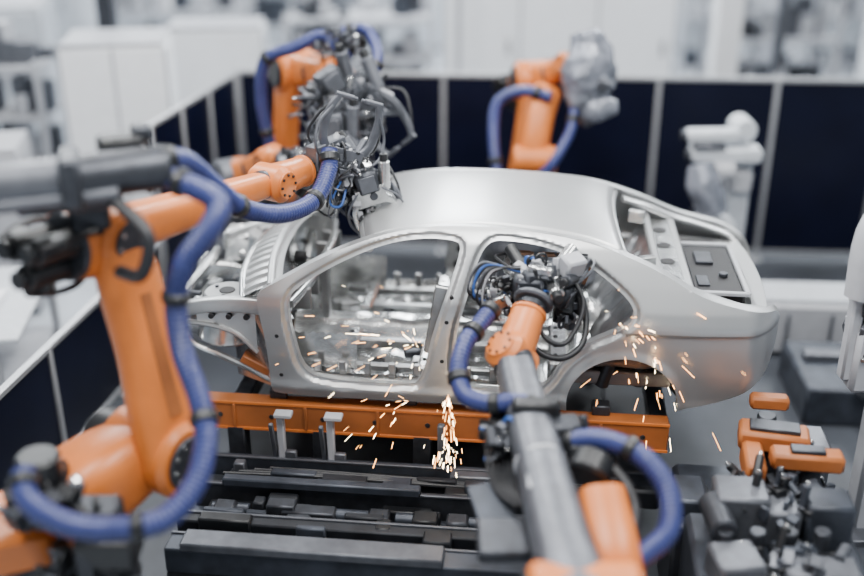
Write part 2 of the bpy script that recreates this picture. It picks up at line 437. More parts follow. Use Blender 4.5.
def gun(mb,c,R,s=1.0,m='galv',em='copper'):
    """C-type spot-welding gun: transformer, yoke, cylinder, two arms with electrodes (opens along +X local)"""
    c=V(c)
    def q(x,y,z): return c+R@(V((x,y,z))*s)
    B=lambda p,sz,mm,r2=None,bev=.008: mb.box(q(*p),tuple(a*s for a in sz),mm,R@r2 if r2 is not None else R,bev)
    B((-.12,0,0),(.20,.14,.20),'dsteel',None,.02); B((-.12,.075,0),(.14,.02,.14),'lgrey'); B((-.12,-.075,0),(.14,.02,.14),'grey')
    for sg in (-1,1):
        B((0,sg*.05,0),(.16,.015,.26),m)
    mb.cyl(q(-.02,0,.13),q(-.26,0,.19),.05*s,m); mb.cyl(q(-.26,0,.19),q(-.32,0,.205),.035*s,'black')
    mb.cyl(q(0,-.07,.02),q(0,.07,.02),.035*s,'dsteel')
    for sg in (-1,1):
        mb.loft([q(0,0,sg*.08),q(.12,0,sg*.17),q(.30,0,sg*.18),q(.42,0,sg*.14)],[(.028*s,.034*s),(.026*s,.03*s),(.022*s,.026*s),(.018*s,.02*s)],m,n=14,p=4)
        mb.cyl(q(.42,0,sg*.17),q(.42,0,sg*.04),.018*s,em); mb.cyl(q(.42,0,sg*.04),q(.42,0,sg*.015),.012*s,em)
        mb.tube([q(-.05,.04,sg*.08),q(.08,.09,sg*.24),q(.24,.05,sg*.23),q(.36,.02,sg*.17)],.010*s,'rubber',seg=6)
        mb.tube([q(-.08,-.04,sg*.08),q(.05,-.09,sg*.22),q(.2,-.05,sg*.24),q(.34,-.02,sg*.17)],.010*s,'grey',seg=6)

def robot(mb,base,zped,S,E,W,T,axis,side=.13,fm='orange',lower_r=.17,fr=(.16,.10),col='orange',wr=.12,ccol='orange',bcol=None):
    S,E,W,T=V(S),V(E),V(W),V(T); ax=V(axis).normalized(); b=V(base); bcol=bcol or ccol
    mb.box((b.x,b.y,.02),(.7,.7,.04),'grey'); mb.box((b.x,b.y,zped/2),(.5,.5,zped),'grey',bev=.02)
    mb.cyl((b.x,b.y,zped),(b.x,b.y,zped+.16),.34,'black',seg=32); mb.bolts((b.x,b.y,zped+.0),(0,0,1),.33,10,.02,'galv',.03)
    zc=S.z-.12
    mb.loft([(b.x,b.y,zped+.15),(b.x,b.y,zped+.32),(b.x*.6+S.x*.4,b.y*.6+S.y*.4,zc)],[(.32,.32),(.30,.30),(.24,.24)],bcol,p=2.8)
    mb.loft([V((b.x,b.y,zc-.08)),(V((b.x,b.y,zc))+S)*.5,S-ax*side*.5],[(.26,.24),(.25,.22),(.18,.19)],ccol,p=3)
    mb.cyl(S-ax*.26,S+ax*(side+.10),.21,ccol,seg=32); mb.cyl(S-ax*.42,S-ax*.26,.15,'black',seg=28)
    mb.cyl(S-ax*.47,S-ax*.42,.10,'dsteel',seg=20)
    mb.cyl(S+ax*(side+.10),S+ax*(side+.125),.15,'dsteel',seg=28); mb.bolts(S+ax*(side+.12),ax,.12,10,.012,'galv')
    A=S+ax*side; B=E+ax*side; L=B-A
    mb.loft([A,A+L*.2,A+L*.5,A+L*.8,B],[(.10,.21),(.10,lower_r+.01),(.095,lower_r-.02),(.095,lower_r-.01),(.10,.175)],col,p=3,up=ax)
    mb.loft([A+L*.22+ax*.10,A+L*.5+ax*.093,A+L*.78+ax*.095],[(.012,.05),(.012,.045),(.012,.04)],'orange2',p=3,up=ax)
    mb.cyl(E-ax*.22,E+ax*(side+.09),.18,col,seg=32); mb.cyl(E+ax*(side+.09),E+ax*(side+.11),.12,'dsteel',seg=28)
    mb.bolts(E+ax*(side+.11),ax,.10,8,.011,'galv'); mb.cyl(E-ax*.25,E-ax*.22,.13,'black',seg=28)
    f=(W-E).normalized(); x,y=basis(f); Lf=(W-E).length
    mb.loft([E-f*.24,E-f*.05,E+f*.22,E+f*Lf*.5,W-f*.1],[(.17,.17),(.19,.19),(fr[0],fr[0]),((fr[0]+fr[1])/2,(fr[0]+fr[1])/2),(fr[1],fr[1])],fm,p=3)
    mb.cyl(E-f*.27,E-f*.23,.18,'dsteel',seg=28)
    for a in (0.5,2.6,4.7):
        o=x*(.095*math.cos(a))+y*(.095*math.sin(a))
        mb.cyl(E-f*.52+o,E-f*.26+o,.072,'black',seg=20); mb.cyl(E-f*.57+o,E-f*.52+o,.05,'black',seg=16)
        mb.box(E-f*.40+o*1.75,(.09,.09,.06),'black',None,.012)
        mb.tube([E-f*.45+o,E-f*.5+o*1.9,E-f*.2+o*2.3,E+ax*.1-f*.1],.018,'rubber')
    mb.cyl(E+f*(Lf*.5-.02),E+f*(Lf*.5+.02),(fr[0]+fr[1])/2+.012,'dsteel' if fm=='orange' else 'lgrey',seg=28)
    t=(T-W).normalized(); wa=f.cross(t)
    if wa.length<.1: wa=ax
    wa.normalize()
    mb.cyl(W-f*.12,W-f*.02,fr[1]+.012,'dsteel',seg=28)
    mb.cyl(W-wa*wr*1.05,W+wa*wr*1.05,wr,'orange',seg=32,ch=.25)
    for sg in (-1,1):
        mb.cyl(W+wa*sg*wr*1.05,W+wa*sg*wr*1.15,wr*.75,'orange',seg=28); mb.bolts(W+wa*sg*wr*1.15,wa*sg,wr*.58,8,.009,'black')
    mb.loft([W,W+t*wr*.9,T-t*.06],[(wr*.95,wr*.95),(wr*.9,wr*.9),(wr*.8,wr*.8)],'orange',p=2.4)
    mb.cyl(T-t*.07,T-t*.03,wr*.9,'orange',seg=28); mb.cyl(T-t*.03,T+t*.03,wr*.72,'dsteel',seg=28)
    mb.bolts(T-t*.03,t,wr*.8,10,.009,'black'); mb.cyl(T+t*.03,T+t*.07,wr*1.0,'grey',seg=28)

# --- robot 1 (front left)
mb=MB()
ax1=(.87,-.5,0)
robot(mb,(-2.03,-2.36),.55,(-1.52,-2.08,1.43),(-1.76,-1.78,2.58),(-1.04,-.51,2.46),(-.84,-.20,2.45),ax1,fr=(.13,.082),lower_r=.20,bcol='dsteel')
mb.hose([(-1.37,-2.09,3.09),(-1.25,-1.9,3.03),(-1.18,-1.57,2.79),(-1.09,-1.24,2.54),(-.9,-.97,2.41),(-.75,-.65,2.39),(-.68,-.38,2.5),(-.68,-.28,2.61)],.058,clamps=(.05,.45,.8,.98))
mb.hose([(-1.30,-2.06,3.0),(-1.05,-2.17,2.92),(-1.06,-2.26,2.82),(-1.2,-2.29,2.64),(-1.27,-2.27,2.43),(-1.25,-2.33,2.18),(-1.15,-2.48,1.98),(-1.1,-2.64,1.85),(-1.13,-2.81,1.71),(-1.25,-2.96,1.62),(-1.44,-3.02,1.61),(-1.65,-3.06,1.66),(-1.88,-2.93,1.70),(-1.95,-2.78,1.77)],.06,clamps=(.03,.3,.52,.75,.98))
mb.cyl((-2.55,-2.48,3.03),(-1.75,-2.22,3.04),.105,'grey',seg=24); mb.cyl((-1.75,-2.22,3.04),(-1.30,-2.02,3.04),.11,'dsteel',seg=24)
mb.box((-1.78,-2.1,2.90),(.5,.22,.08),'dsteel',rz(18),.02); mb.box((-1.75,-1.95,2.80),(.2,.2,.2),'dsteel',rz(18),.02)
mb.cyl((-2.4,-2.52,2.95),(-1.5,-2.22,2.97),.035,'grey'); mb.box((-1.72,-2.22,3.04),(.10,.26,.26),'dsteel',rz(18),.02)
mb.tube([(-1.55,-2.2,2.95),(-1.35,-2.35,2.8),(-1.4,-2.35,2.6),(-1.55,-2.2,2.55)],.035,'rubber',seg=10)
mb.box((-1.55,-1.95,3.12),(.22,.14,.12),'black',rz(20),.02); mb.box((-1.45,-1.9,3.18),(.1,.1,.08),'dsteel',rz(20),.02)
for k in range(2): mb.tube([(-1.6-.06*k,-1.95,3.05),(-1.5-.06*k,-1.85,3.14),(-1.4-.05*k,-1.75,2.98),(-1.5,-1.7,2.8)],.016,'rubber')
mb.cyl((-1.95,-2.60,1.35),(-1.95,-2.60,1.74),.11,'black',seg=20); mb.box((-2.0,-2.5,1.5),(.25,.2,.2),'black',bev=.02)
mb.box((-1.70,-2.66,1.42),(.28,.18,.15),'dsteel',bev=.02); mb.box((-1.62,-2.72,1.28),(.3,.2,.16),'black',bev=.02)
mb.box((-2.25,-2.45,1.16),(.5,.5,.26),'orange',rz(20),.05)
clutter(mb,(-1.85,-2.68,1.48),(.32,.15,.2),11,14,8,12,mats=('black','dsteel','grey'),bs=1.2)
clutter(mb,(-1.75,-2.75,1.15),(.35,.12,.18),12,14,6,8,mats=('black','dsteel'),bs=1.3)
mb.box((-.72,-.10,2.45),(.10,.34,.34),'grey',rz(-30)); mb.box((-.60,.02,2.35),(.05,.5,.08),'dsteel',rz(-30))
mb.box((-.50,.0,2.20),(.07,.07,.55),'galv'); mb.box((-.38,-.10,2.05),(.3,.06,.06),'galv',rz(20))
gun(mb,(-.62,-.12,2.50),rz(20)@ry(-70),1.0,'grey','grey'); gun(mb,(-.55,.05,2.30),rz(-20)@ry(40),.9,'grey'); gun(mb,(-.42,-.15,2.25),rz(10)@ry(75),.8)
clutter(mb,(-.62,-.08,2.38),(.26,.24,.30),21,44,26,70,bs=.75)
clutter(mb,(-.44,-.05,2.12),(.15,.2,.22),22,22,16,30,bs=.75)
mb.finish('welding_robot')

# --- robot 2 (front centre) reaching into rear door
mb=MB()
robot(mb,(1.15,-3.20),.30,(1.05,-3.05,.95),(.66,-3.20,1.34),(.47,-1.53,1.72),(.60,-1.23,1.90),(1,0,.0),side=.2,fm='grey',fr=(.15,.11),wr=.125)
mb.loft([(.88,-2.95,1.10),(.88,-2.85,1.30),(.86,-2.55,1.47)],[(.16,.16),(.14,.15),(.12,.12)],'orange',p=3)
mb.cyl((.80,-2.45,1.5),(.86,-2.35,1.56),.12,'black',seg=24)
mb.hose([(.36,-1.30,1.93),(.28,-1.425,1.88),(.19,-1.56,1.82),(.15,-1.71,1.72),(.19,-1.855,1.65),(.32,-1.96,1.66),(.48,-2.0,1.69),(.56,-2.07,1.68)],.055,clamps=(.03,.2,.5,.8,.98))
mb.hose([(.70,-2.2,1.56),(.88,-2.3,1.64),(1.07,-2.42,1.62),(1.19,-2.57,1.51),(1.17,-2.74,1.39),(1.01,-2.87,1.33),(.8,-2.99,1.32)],.058,clamps=(.04,.3,.95))
mb.tube([(.70,-2.25,1.56),(.85,-2.35,1.58),(.98,-2.5,1.52),(1.02,-2.65,1.42),(.95,-2.85,1.35)],.028,'rubber',seg=10)
mb.box((.56,-2.08,1.70),(.26,.10,.10),'black',bev=.02); mb.box((.70,-2.15,1.60),(.2,.16,.14),'dsteel',bev=.02)
for k in range(6):
    mb.tube([(.34+.02*k,-1.95,1.60),(.30+.03*k,-2.15,1.45),(.34+.02*k,-2.35,1.36),(.44+.01*k,-2.5,1.36)],.014,'rubber')
mb.box((.32,-2.42,1.30),(.20,.30,.03),'deck2',rx(20)@rz(15),.01); mb.box((.38,-2.62,1.24),(.3,.25,.08),'dsteel',rx(12),.02)
clutter(mb,(.36,-2.10,1.52),(.13,.18,.13),31,16,8,14,mats=('black','dsteel','grey'))
clutter(mb,(.74,-2.05,1.55),(.14,.10,.08),32,10,6,10,mats=('black','dsteel'))
mb.box((.50,-2.3,1.62),(.05,.7,.03),'lgrey',rx(8))
mb.box((.66,-1.08,1.97),(.22,.10,.24),'dsteel',rz(20),.02); mb.box((.72,-1.0,2.0),(.10,.2,.16),'galv',rz(15),.02)
mb.box((.86,-1.04,2.10),(.15,.12,.13),'lgrey',rz(30)@rx(20),.015); mb.box((.66,-1.12,2.10),(.16,.05,.05),'galv',rz(-25),.01)
mb.cyl((.70,-1.0,1.95),(.9,-.8,2.12),.045,'galv'); mb.cyl((.6,-1.0,2.0),(.5,-.75,2.1),.04,'black')
mb.tube([(.55,-1.15,1.85),(.62,-1.28,1.66),(.78,-1.32,1.60),(.92,-1.25,1.66),(.95,-1.12,1.82),(.86,-1.02,2.0)],.020,'rubber',seg=10)
mb.tube([(.60,-1.15,1.85),(.70,-1.30,1.72),(.83,-1.28,1.70),(.93,-1.15,1.9),(.80,-1.0,2.1)],.016,'rubber',seg=10)
for k in range(8):
    o=.024*k
    mb.tube([(.42-.012*k,-1.12,1.76+o),(.30-.014*k+.02*(k%2),-1.18,1.90+o*.6),(.37-.01*k,-1.16,2.10+o*.4),(.54,-1.1,2.12-o*.3)],.006+.0012*(k%3),('rubber','lgrey','rubber','grey','rubber','bluec','rubber','grey')[k],seg=8)
gun(mb,(.62,-.95,1.98),rz(80)@rx(90),.95); gun(mb,(.86,-1.0,1.92),rz(60)@rx(20),.75,'dsteel')
clutter(mb,(.66,-1.04,1.98),(.23,.14,.20),41,50,28,56,bs=.8)
clutter(mb,(.44,-1.06,1.93),(.15,.12,.17),42,18,12,40,bs=.7)
clutter(mb,(.84,-1.05,1.80),(.10,.10,.14),43,14,8,16,mats=('black','dsteel'))
mb.finish('welding_robot')

# --- robot 3 (behind car)
mb=MB()
robot(mb,(.85,3.1),.45,(.88,2.85,1.20),(1.02,3.15,2.30),(1.28,2.75,2.52),(1.38,2.55,2.5),(1,.1,0),side=-.05,fr=(.14,.11),ccol='grey',col='orange')
mb.loft([(.90,2.60,1.35),(.93,2.50,1.75),(1.0,2.6,2.1),(1.07,2.76,2.25)],[(.2,.15),(.17,.14),(.15,.14),(.15,.14)],'orange',p=3)
mb.cyl((.75,2.40,1.72),(1.15,2.40,1.72),.13,'orange',seg=28)
mb.loft([(1.38,2.55,2.18),(1.40,2.5,2.32),(1.43,2.5,2.5),(1.42,2.55,2.70),(1.38,2.6,2.86)],[(.12,.12),(.20,.18),(.24,.2),(.20,.18),(.12,.12)],'film',p=2.4,jit=.18,n=40,sub=8)
mb.loft([(1.40,2.5,2.1),(1.5,2.4,2.2),(1.68,2.4,2.22)],[(.10,.1),(.13,.12),(.07,.07)],'film',p=2.4,jit=.18,sub=8)
mb.cyl((1.35,2.5,2.35),(1.62,2.4,2.45),.07,'film'); mb.box((1.38,2.42,2.6),(.2,.1,.2),'film',rz(20),.03)
mb.hose([(.60,2.35,1.60),(.57,2.5,1.95),(.62,2.67,2.2),(.85,2.6,2.32),(1.1,2.5,2.28)],.055,clamps=(.1,.9))
mb.hose([(.95,2.25,1.55),(1.1,2.2,1.75),(1.25,2.3,2.0),(1.3,2.4,2.2)],.05,clamps=(.1,.9))
clutter(mb,(1.43,2.42,2.42),(.2,.16,.26),51,8,8,10,mats=('film','grey'),cm=('grey','rubber'))
mb.finish('welding_robot')

# --- robot 4 (back left)
mb=MB()
robot(mb,(-1.45,2.75),.45,(-1.35,2.6,1.30),(-1.20,2.45,2.55),(-.82,1.85,2.65),(-.72,1.62,2.6),(.85,.5,0),side=-.1,fr=(.15,.11),ccol='grey')
mb.hose([(-1.45,2.15,1.9),(-1.50,2.1,2.35),(-1.43,2.02,2.72),(-1.15,1.95,2.85),(-.9,1.9,2.95),(-.7,1.7,2.8)],.055,clamps=(.1,.5,.95))
mb.hose([(-.75,1.95,2.98),(-.55,1.9,3.0),(-.45,1.7,2.85),(-.48,1.55,2.7)],.05,clamps=(.1,.9))
mb.box((-.66,1.45,2.55),(.08,.4,.34),'grey',rz(25)); mb.box((-.55,1.25,2.45),(.6,.05,.05),'grey',rz(15)); mb.box((-.6,1.3,2.2),(.05,.05,.55),'grey')
mb.box((-.55,1.3,2.7),(.55,.04,.04),'lgrey',rz(-20)@ry(20)); mb.box((-.9,1.2,2.4),(.04,.5,.04),'lgrey',rx(30))
gun(mb,(-.75,1.3,2.6),rz(30)@ry(60),1.05,'grey','grey'); gun(mb,(-.50,1.3,2.55),rz(-30)@ry(50),1.05,'grey','grey'); gun(mb,(-.75,1.0,2.3),rz(-10)@ry(80),1.0,'grey','grey')
clutter(mb,(-.70,1.40,2.50),(.50,.30,.32),61,90,56,110,mats=('grey','grey','lgrey','dsteel','film','galv'),cm=('grey','rubber','rubber','lgrey'),bs=.85)
clutter(mb,(-.80,1.1,2.25),(.32,.22,.26),62,46,32,60,mats=('galv','grey','dsteel','film'),cm=('grey','rubber','rubber'),bs=.8)
clutter(mb,(-.75,1.85,2.9),(.25,.22,.16),63,16,12,14,mats=('black','grey','dsteel'),cm=('rubber',))
mb.finish('welding_robot')
# --- robot 5: low arm on far side of bonnet
mb=MB()
robot(mb,(-2.05,2.35),.30,(-1.85,2.15,1.0),(-1.72,1.95,1.70),(-1.36,1.48,2.02),(-1.22,1.32,2.05),(.8,.55,0),side=-.1,fr=(.11,.09),wr=.10,ccol='grey',col='grey')
clutter(mb,(-1.12,1.22,2.05),(.16,.16,.14),71,16,12,16)
mb.finish('welding_robot')

# ---------------------------------------------------------------- conveyor
Ry=rz(-6)
def W(u,v,h=0): p=Ry@V((u,v,0)); return V((p.x-.08,p.y,h))
mb=MB()
U0,U1=-1.36,1.42; UC=(U0+U1)/2; UL=U1-U0
mb.box(W(UC,-.32,.30),(UL,3.3,.16),'deck',Ry,.02)
mb.box(W(1.58,.28,.28),(.34,2.1,.16),'deck',Ry,.02); mb.box(W(1.58,-.6,.40),(.3,.2,.14),'deck2',Ry,.02)
for u in (-1.2,-.3,.6,1.3):
    for v in (-1.85,1.2): mb.box(W(u,v,.11),(.14,.14,.22),'deck',Ry)
for v in (-.80,.80):
    mb.box(W(.15,v,.85),(3.2,.12,.22),'orange2',Ry,.01)
    mb.box(W(.15,v-.062,.95),(3.2,.012,.02),'orange',Ry,.002); mb.box(W(.15,v-.062,.75),(3.2,.012,.02),'orange',Ry,.002)
    for k in range(9): mb.cyl(W(-1.3+.36*k,v-.066,.85),W(-1.3+.36*k,v-.058,.85),.018,'hole',seg=12)
    for k in range(6): mb.box(W(-1.2+.5*k,v-.066,.85),(.02,.014,.18),'orange2',Ry,.003)
    for u in (-1.2,-.6,.1,.75,1.3): mb.box(W(u,v,.57),(.12,.14,.38),'dsteel',Ry)
    for u in (-.9,.0,.6,1.3):
        mb.box(W(u,v+.05,.995),(.12,.10,.075),'dsteel',Ry)
mb.box(W(.86,-.88,.85),(.09,.04,.3),'dsteel',Ry)
for u in (-1.2,-.4,.6,1.7): mb.box(W(u,0,.84),(.12,1.5,.12),'dsteel',Ry,.01)
rows=[(-1.02,.52,.06,.22,'deck2'),(-1.16,.45,.16,.12,'deck'),(-1.33,.50,.05,.24,'dsteel'),(-1.48,.42,.18,.10,'deck2'),(-1.66,.47,.10,.22,'deck'),(-1.87,.46,.18,.18,'deck2')]
for v,z,wv,hz,m in rows: mb.box(W(UC,v,z),(UL,wv,hz),m,Ry,.01)
for v,z in ((-1.045,.635),(-1.355,.625),(-1.62,.585),(-1.80,.555)): mb.box(W(UC,v,z),(UL,.02,.014),'grey',Ry,.003)
mb.box(W(-.45,-1.90,.58),(1.6,.16,.06),'grey',Ry,.01); mb.box(W(-.5,-1.36,.66),(1.3,.07,.06),'deck2',Ry,.01)
for u in (-.50,-.84):
    mb.box(W(u,-1.0,.74),(.05,.05,.44),'lgrey',Ry); mb.box(W(u+.03,-1.03,.98),(.12,.08,.03),'lgrey',Ry)
    mb.box(W(u+.05,-1.0,.60),(.10,.04,.16),'grey',Ry,.01); mb.box(W(u-.05,-1.02,.72),(.03,.03,.42),'grey',Ry@rx(14),.005)
mb.box(W(.25,-1.02,.74),(.05,.05,.44),'grey',Ry)
for k in range(7): mb.cyl(W(-1.2+.4*k,-1.48,.52),W(-.95+.4*k,-1.48,.52),.045,'deck2')
for k in range(5): mb.box(W(-1.1+.5*k,-1.52,.53),(.14,.12,.12),'dsteel',Ry,.015)
D=('deck2','dsteel','deck','black')
def flat(mb,u0,u1,v0,v1,z,n,seed,ms):
    r=random.Random(seed)
    for _ in range(n):
        h=r.uniform(.04,.16)
        mb.box(W(r.uniform(u0,u1),r.uniform(v0,v1),z+h/2),(r.uniform(.05,.35),r.uniform(.04,.12),h),r.choice(ms),Ry,.01)
flat(mb,-1.2,1.25,-1.28,-1.10,.50,34,5,D+('grey',)); flat(mb,-1.2,1.25,-1.75,-1.4,.47,30,6,D)
for k in range(4): mb.tube([W(-1.2+.1*k,-1.2+.03*k,.60),W(-.4,-1.24+.02*k,.64),W(.4,-1.2+.02*k,.60),W(1.2,-1.22+.03*k,.62)],.014,'rubber')
mb.finish('conveyor')

# right side lifter / transfer unit
mb=MB()
mb.box(W(2.25,-1.30,.32),(.9,1.0,.64),'deck2',Ry,.03)
mb.box((1.95,-2.25,.40),(.95,.9,.80),'deck2',Ry,.03)
mb.box((2.12,-1.42,1.10),(.42,.20,.13),'orange2',rz(-14),.02); mb.box((2.24,-1.68,1.11),(.42,.14,.11),'orange2',rz(-8),.02)
mb.box((1.95,-1.60,1.03),(.12,.34,.17),'orange2',rz(-10),.02); mb.box((2.16,-1.15,1.20),(.24,.10,.09),'orange2',rz(-8),.02)
mb.box((2.12,-1.42,1.175),(.3,.12,.03),'dsteel',rz(-14),.01); mb.box((2.24,-1.68,1.175),(.2,.08,.03),'dsteel',rz(-8),.01)
for x,y in ((2.12,-1.42),(2.28,-1.68),(2.16,-1.15)): mb.cyl((x,y,.6),(x,y,1.1),.06,'dsteel')
mb.box((1.78,-1.95,.95),(.30,.26,.30),'grey',rz(-6),.02); mb.box((2.0,-2.0,.92),(.20,.26,.24),'grey',rz(-6),.02)
mb.box((2.25,-2.05,.95),(.26,.22,.30),'deck2',rz(-6),.02); mb.cyl((1.62,-1.95,1.0),(1.62,-2.25,1.0),.08,'dsteel')
mb.box((1.65,-2.4,.88),(.26,.26,.2),'grey',rz(5),.02); mb.box((2.1,-2.45,.86),(.4,.2,.16),'grey',rz(-5),.02)
mb.box((2.35,-1.2,.80),(.4,.3,.35),'grey',rz(-6),.02)
for k in range(4): mb.cyl((1.62+.18*k,-2.25,.80),(1.62+.18*k,-2.25,1.02),.045,'dsteel')
D2=('grey','dsteel','deck2','deck2','black')
clutter(mb,(2.0,-1.9,1.0),(.42,.35,.12),91,50,16,8,mats=D2,cm=('rubber',),bs=.9)
clutter(mb,(2.25,-1.5,.85),(.3,.4,.2),92,30,16,8,mats=D2,cm=('rubber',))
clutter(mb,(1.95,-2.4,.88),(.42,.25,.14),93,40,12,8,mats=D2,cm=('rubber',))
mb.box((1.62,-1.55,.35),(.26,.5,.7),'dsteel',rz(-6),.02); mb.box((1.60,-1.55,.76),(.2,.3,.12),'deck2',rz(-6),.02)
mb.finish('transfer_lifter')

mb=MB()
mb.box((3.05,-.85,.03),(.5,.5,.06),'grey'); mb.box((3.05,-.85,1.2),(.2,.2,2.4),'lgrey',bev=.03)
mb.box((2.82,-.95,1.95),(.28,.25,.4),'lgrey',bev=.03); mb.box((2.82,-.98,1.45),(.28,.26,.45),'lgrey',bev=.03)
mb.cyl((2.80,-1.0,2.25),(2.80,-1.0,2.75),.12,'lgrey'); mb.cyl((2.80,-1.0,2.7),(2.66,-1.05,3.0),.07,'grey')
mb.loft([(2.85,-.95,2.5),(2.70,-1.05,2.3),(2.64,-1.08,1.9)],[(.1,.1),(.12,.11),(.08,.08)],'lgrey')
mb.box((2.67,-1.02,1.65),(.08,.1,.7),'lgrey',bev=.02)
clutter(mb,(2.78,-.98,1.7),(.16,.16,.45),101,14,8,10,mats=('grey','lgrey','dsteel'),cm=('rubber',))
mb.finish('tool_stand')

mb=MB()
mb.box((4.1,1.9,.30),(2.2,.5,.5),'lgrey',rz(-4),.03); mb.box((4.1,1.9,.57),(2.1,.42,.05),'offw',rz(-4),.01)
mb.box((3.9,.9,.18),(1.6,.9,.36),'deck2',rz(-4),.03); mb.box((3.7,.5,.42),(.5,.3,.2),'grey',rz(-4),.03); mb.box((3.8,1.0,.39),(1.2,.12,.08),'grey',rz(-4),.02)
for k in range(5): mb.box((3.25+.4*k,1.62,.3),(.03,.02,.4),'grey',rz(-4))
mb.finish('service_bench')

mb=MB()
mb.box((2.95,2.75,.03),(.6,.6,.06),'grey'); mb.box((2.95,2.75,.9),(.24,.24,1.75),'offw',bev=.03)
mb.cyl((2.95,2.6,1.93),(2.95,2.9,1.93),.11,'offw',seg=28); mb.box((2.78,2.62,1.72),(.66,.26,.14),'offw',rz(-4),.04)
mb.box((2.64,2.6,1.90),(.5,.18,.11),'offw',rz(3),.04); mb.cyl((2.39,2.6,1.90),(2.34,2.6,1.90),.05,'dsteel')
mb.cyl((2.45,2.6,1.71),(2.40,2.6,1.71),.05,'dsteel'); mb.box((2.6,2.55,1.81),(.3,.14,.06),'grey',bev=.02)
mb.loft([(2.5,2.4,1.68),(2.55,2.35,1.48),(2.65,2.3,1.22)],[(.12,.1),(.17,.14),(.13,.12)],'film',jit=.18,sub=8,n=32)
mb.cyl((2.6,2.5,1.58),(2.85,2.5,1.58),.09,'lgrey'); mb.box((2.7,2.45,1.0),(.35,.3,.3),'offw',bev=.04)
mb.box((2.95,2.6,1.45),(.2,.16,.22),'lgrey',bev=.03)
clutter(mb,(2.6,2.4,1.4),(.2,.15,.25),111,10,8,8,mats=('lgrey','grey'),cm=('grey','rubber'))
mb.finish('handling_unit')

# ---------------------------------------------------------------- fences
def fence(name,a,b,z0,z1,posts):
    mb=MB(); a=V(a+(0,));b=V(b+(0,)); d=(b-a); L=d.length; d.normalize(); ang=math.degrees(math.atan2(d.y,d.x)); R=rz(ang)
    mb.box((a+b)/2+V((0,0,(z0+z1)/2)),(L,.02,z1-z0),'fence',R,.003)
    mb.box((a+b)/2+V((0,0,z1)),(L+.05,.06,.045),'alu',R,.005); mb.box((a+b)/2+V((0,0,z0)),(L,.05,.04),'alu',R,.005)
    for p in posts:
        q=a+d*p; mb.box(q+V((0,0,z1/2+.01)),(.05,.07,z1+.02),'alu',R,.005); mb.box(q+V((0,0,.01)),(.14,.16,.02),'alu',R,.004)
    return mb.finish(name)
fence('safety_fence',(-2.15,4.50),(6.0,3.95),.12,2.08,[.02,2.28,4.60,5.85,7.0,8.13])
fence('safety_fence',(-2.15,4.40),(-2.56,2.2),.12,2.08,[.05,.8,1.5,2.2])
fence('safety_fence',(-2.56,2.15),(-3.16,-2.0),.08,1.0,[.05,1.1,2.2,3.2,4.15])

# ---------------------------------------------------------------- room
mb=MB(); mb.box((1,6,-.05),(40,36,.1),'aisle',bev=.0001); mb.finish('floor')
mb=MB(); mb.box((1.9,.9,.005),(9.4,9.4,.012),'floor',rz(-4),.001); mb.finish('floor_cell_area')
mb=MB(); mb.box((1,24.1,3.5),(40,.2,7),'offw')
for k in range(14): mb.box((-17+2.8*k,23.97,3.5),(.1,.06,7),'lgrey')
mb.finish('wall_back')
mb=MB(); mb.box((-19.1,6,3.5),(.2,36,7),'offw'); mb.finish('wall_left')
mb=MB(); mb.box((21.1,6,3.5),(.2,36,7),'offw'); mb.finish('wall_right')

def cabinet(name,x,y,w,dp,h,r=0,m='white',cols=2,win=False):
    mb=MB(); R=rz(r)
    def q(a,b,c): return R@V((a,b,0))+V((x,y,c))
    mb.box(q(0,0,h/2+.04),(w,dp,h-.08),m,R,.02); mb.box(q(0,0,.04),(w-.1,dp-.1,.08),'dsteel',R)
    for k in range(cols+1): mb.box(q(-w/2+w*k/cols,-dp/2-.006,h/2+.04),(.03,.02,h-.1),'lgrey',R,.003)
    for k in range(cols):
        cx=-w/2+w*(k+.5)/cols
        mb.box(q(cx+w/cols*.35,-dp/2-.02,h*.5),(.03,.03,.2),'dsteel',R,.004)
        if win: mb.box(q(cx,-dp/2-.008,h*.72),(w/cols*.7,.02,h*.3),'lgrey',R,.004)
    mb.box(q(0,0,h+.03),(w*.98,dp*.98,.05),'lgrey',R,.01)
    mb.finish(name)
cabinet('machine_enclosure',1.75,8.2,3.1,1.8,3.6,-3,cols=3)
cabinet('machine_enclosure',-3.45,4.6,1.1,.9,2.40,8,cols=2)
cabinet('control_cabinet',-2.75,6.6,1.2,.7,2.2,5,m='white',cols=1)
cabinet('machine_enclosure',-6.3,7.6,2.0,1.2,2.3,10,m='offw',cols=2,win=True)
cabinet('machine_enclosure',8.2,9.5,2.4,1.6,3.8,-5,cols=2,win=True)
cabinet('machine_enclosure',-6.5,13,4,2,3.2,5,m='offw',cols=4,win=True)
cabinet('machine_enclosure',2.0,17,7,2,4.2,0,m='offw',cols=5,win=True)

def rack(name,x,y,w,dp,h,seed,dark=False):
    mb=MB()
    for a in (-1,1):
        for b in (-1,1): mb.box((x+a*w/2,y+b*dp/2,h/2),(.07,.07,h),'lgrey')
    ch=['grey','grey','deck2','lgrey','dsteel','lgrey'] if dark else ['grey','offw','dsteel','deck2','lgrey','white','lgrey','lgrey']
    for k in range(4):
        z=.4+k*(h-.5)/3; mb.box((x,y,z),(w,dp,.05),'lgrey')
        r=random.Random(seed+k)
        for _ in range(int(9*w)):
            hh=r.uniform(.1,.45); mb.box((x+r.uniform(-.45,.45)*w,y+r.uniform(-.3,.3)*dp,z+.025+hh/2),(r.uniform(.08,.3),r.uniform(.1,.3),hh),r.choice(ch),rz(r.uniform(-10,10)))
    mb.finish(name)
rack('equipment_rack',-1.0,8.0,2.0,.9,2.2,200,True)
rack('equipment_rack',4.7,7.8,1.6,.9,2.7,220,True)
rack('equipment_rack',6.4,6.0,1.2,.8,2.3,240,True)
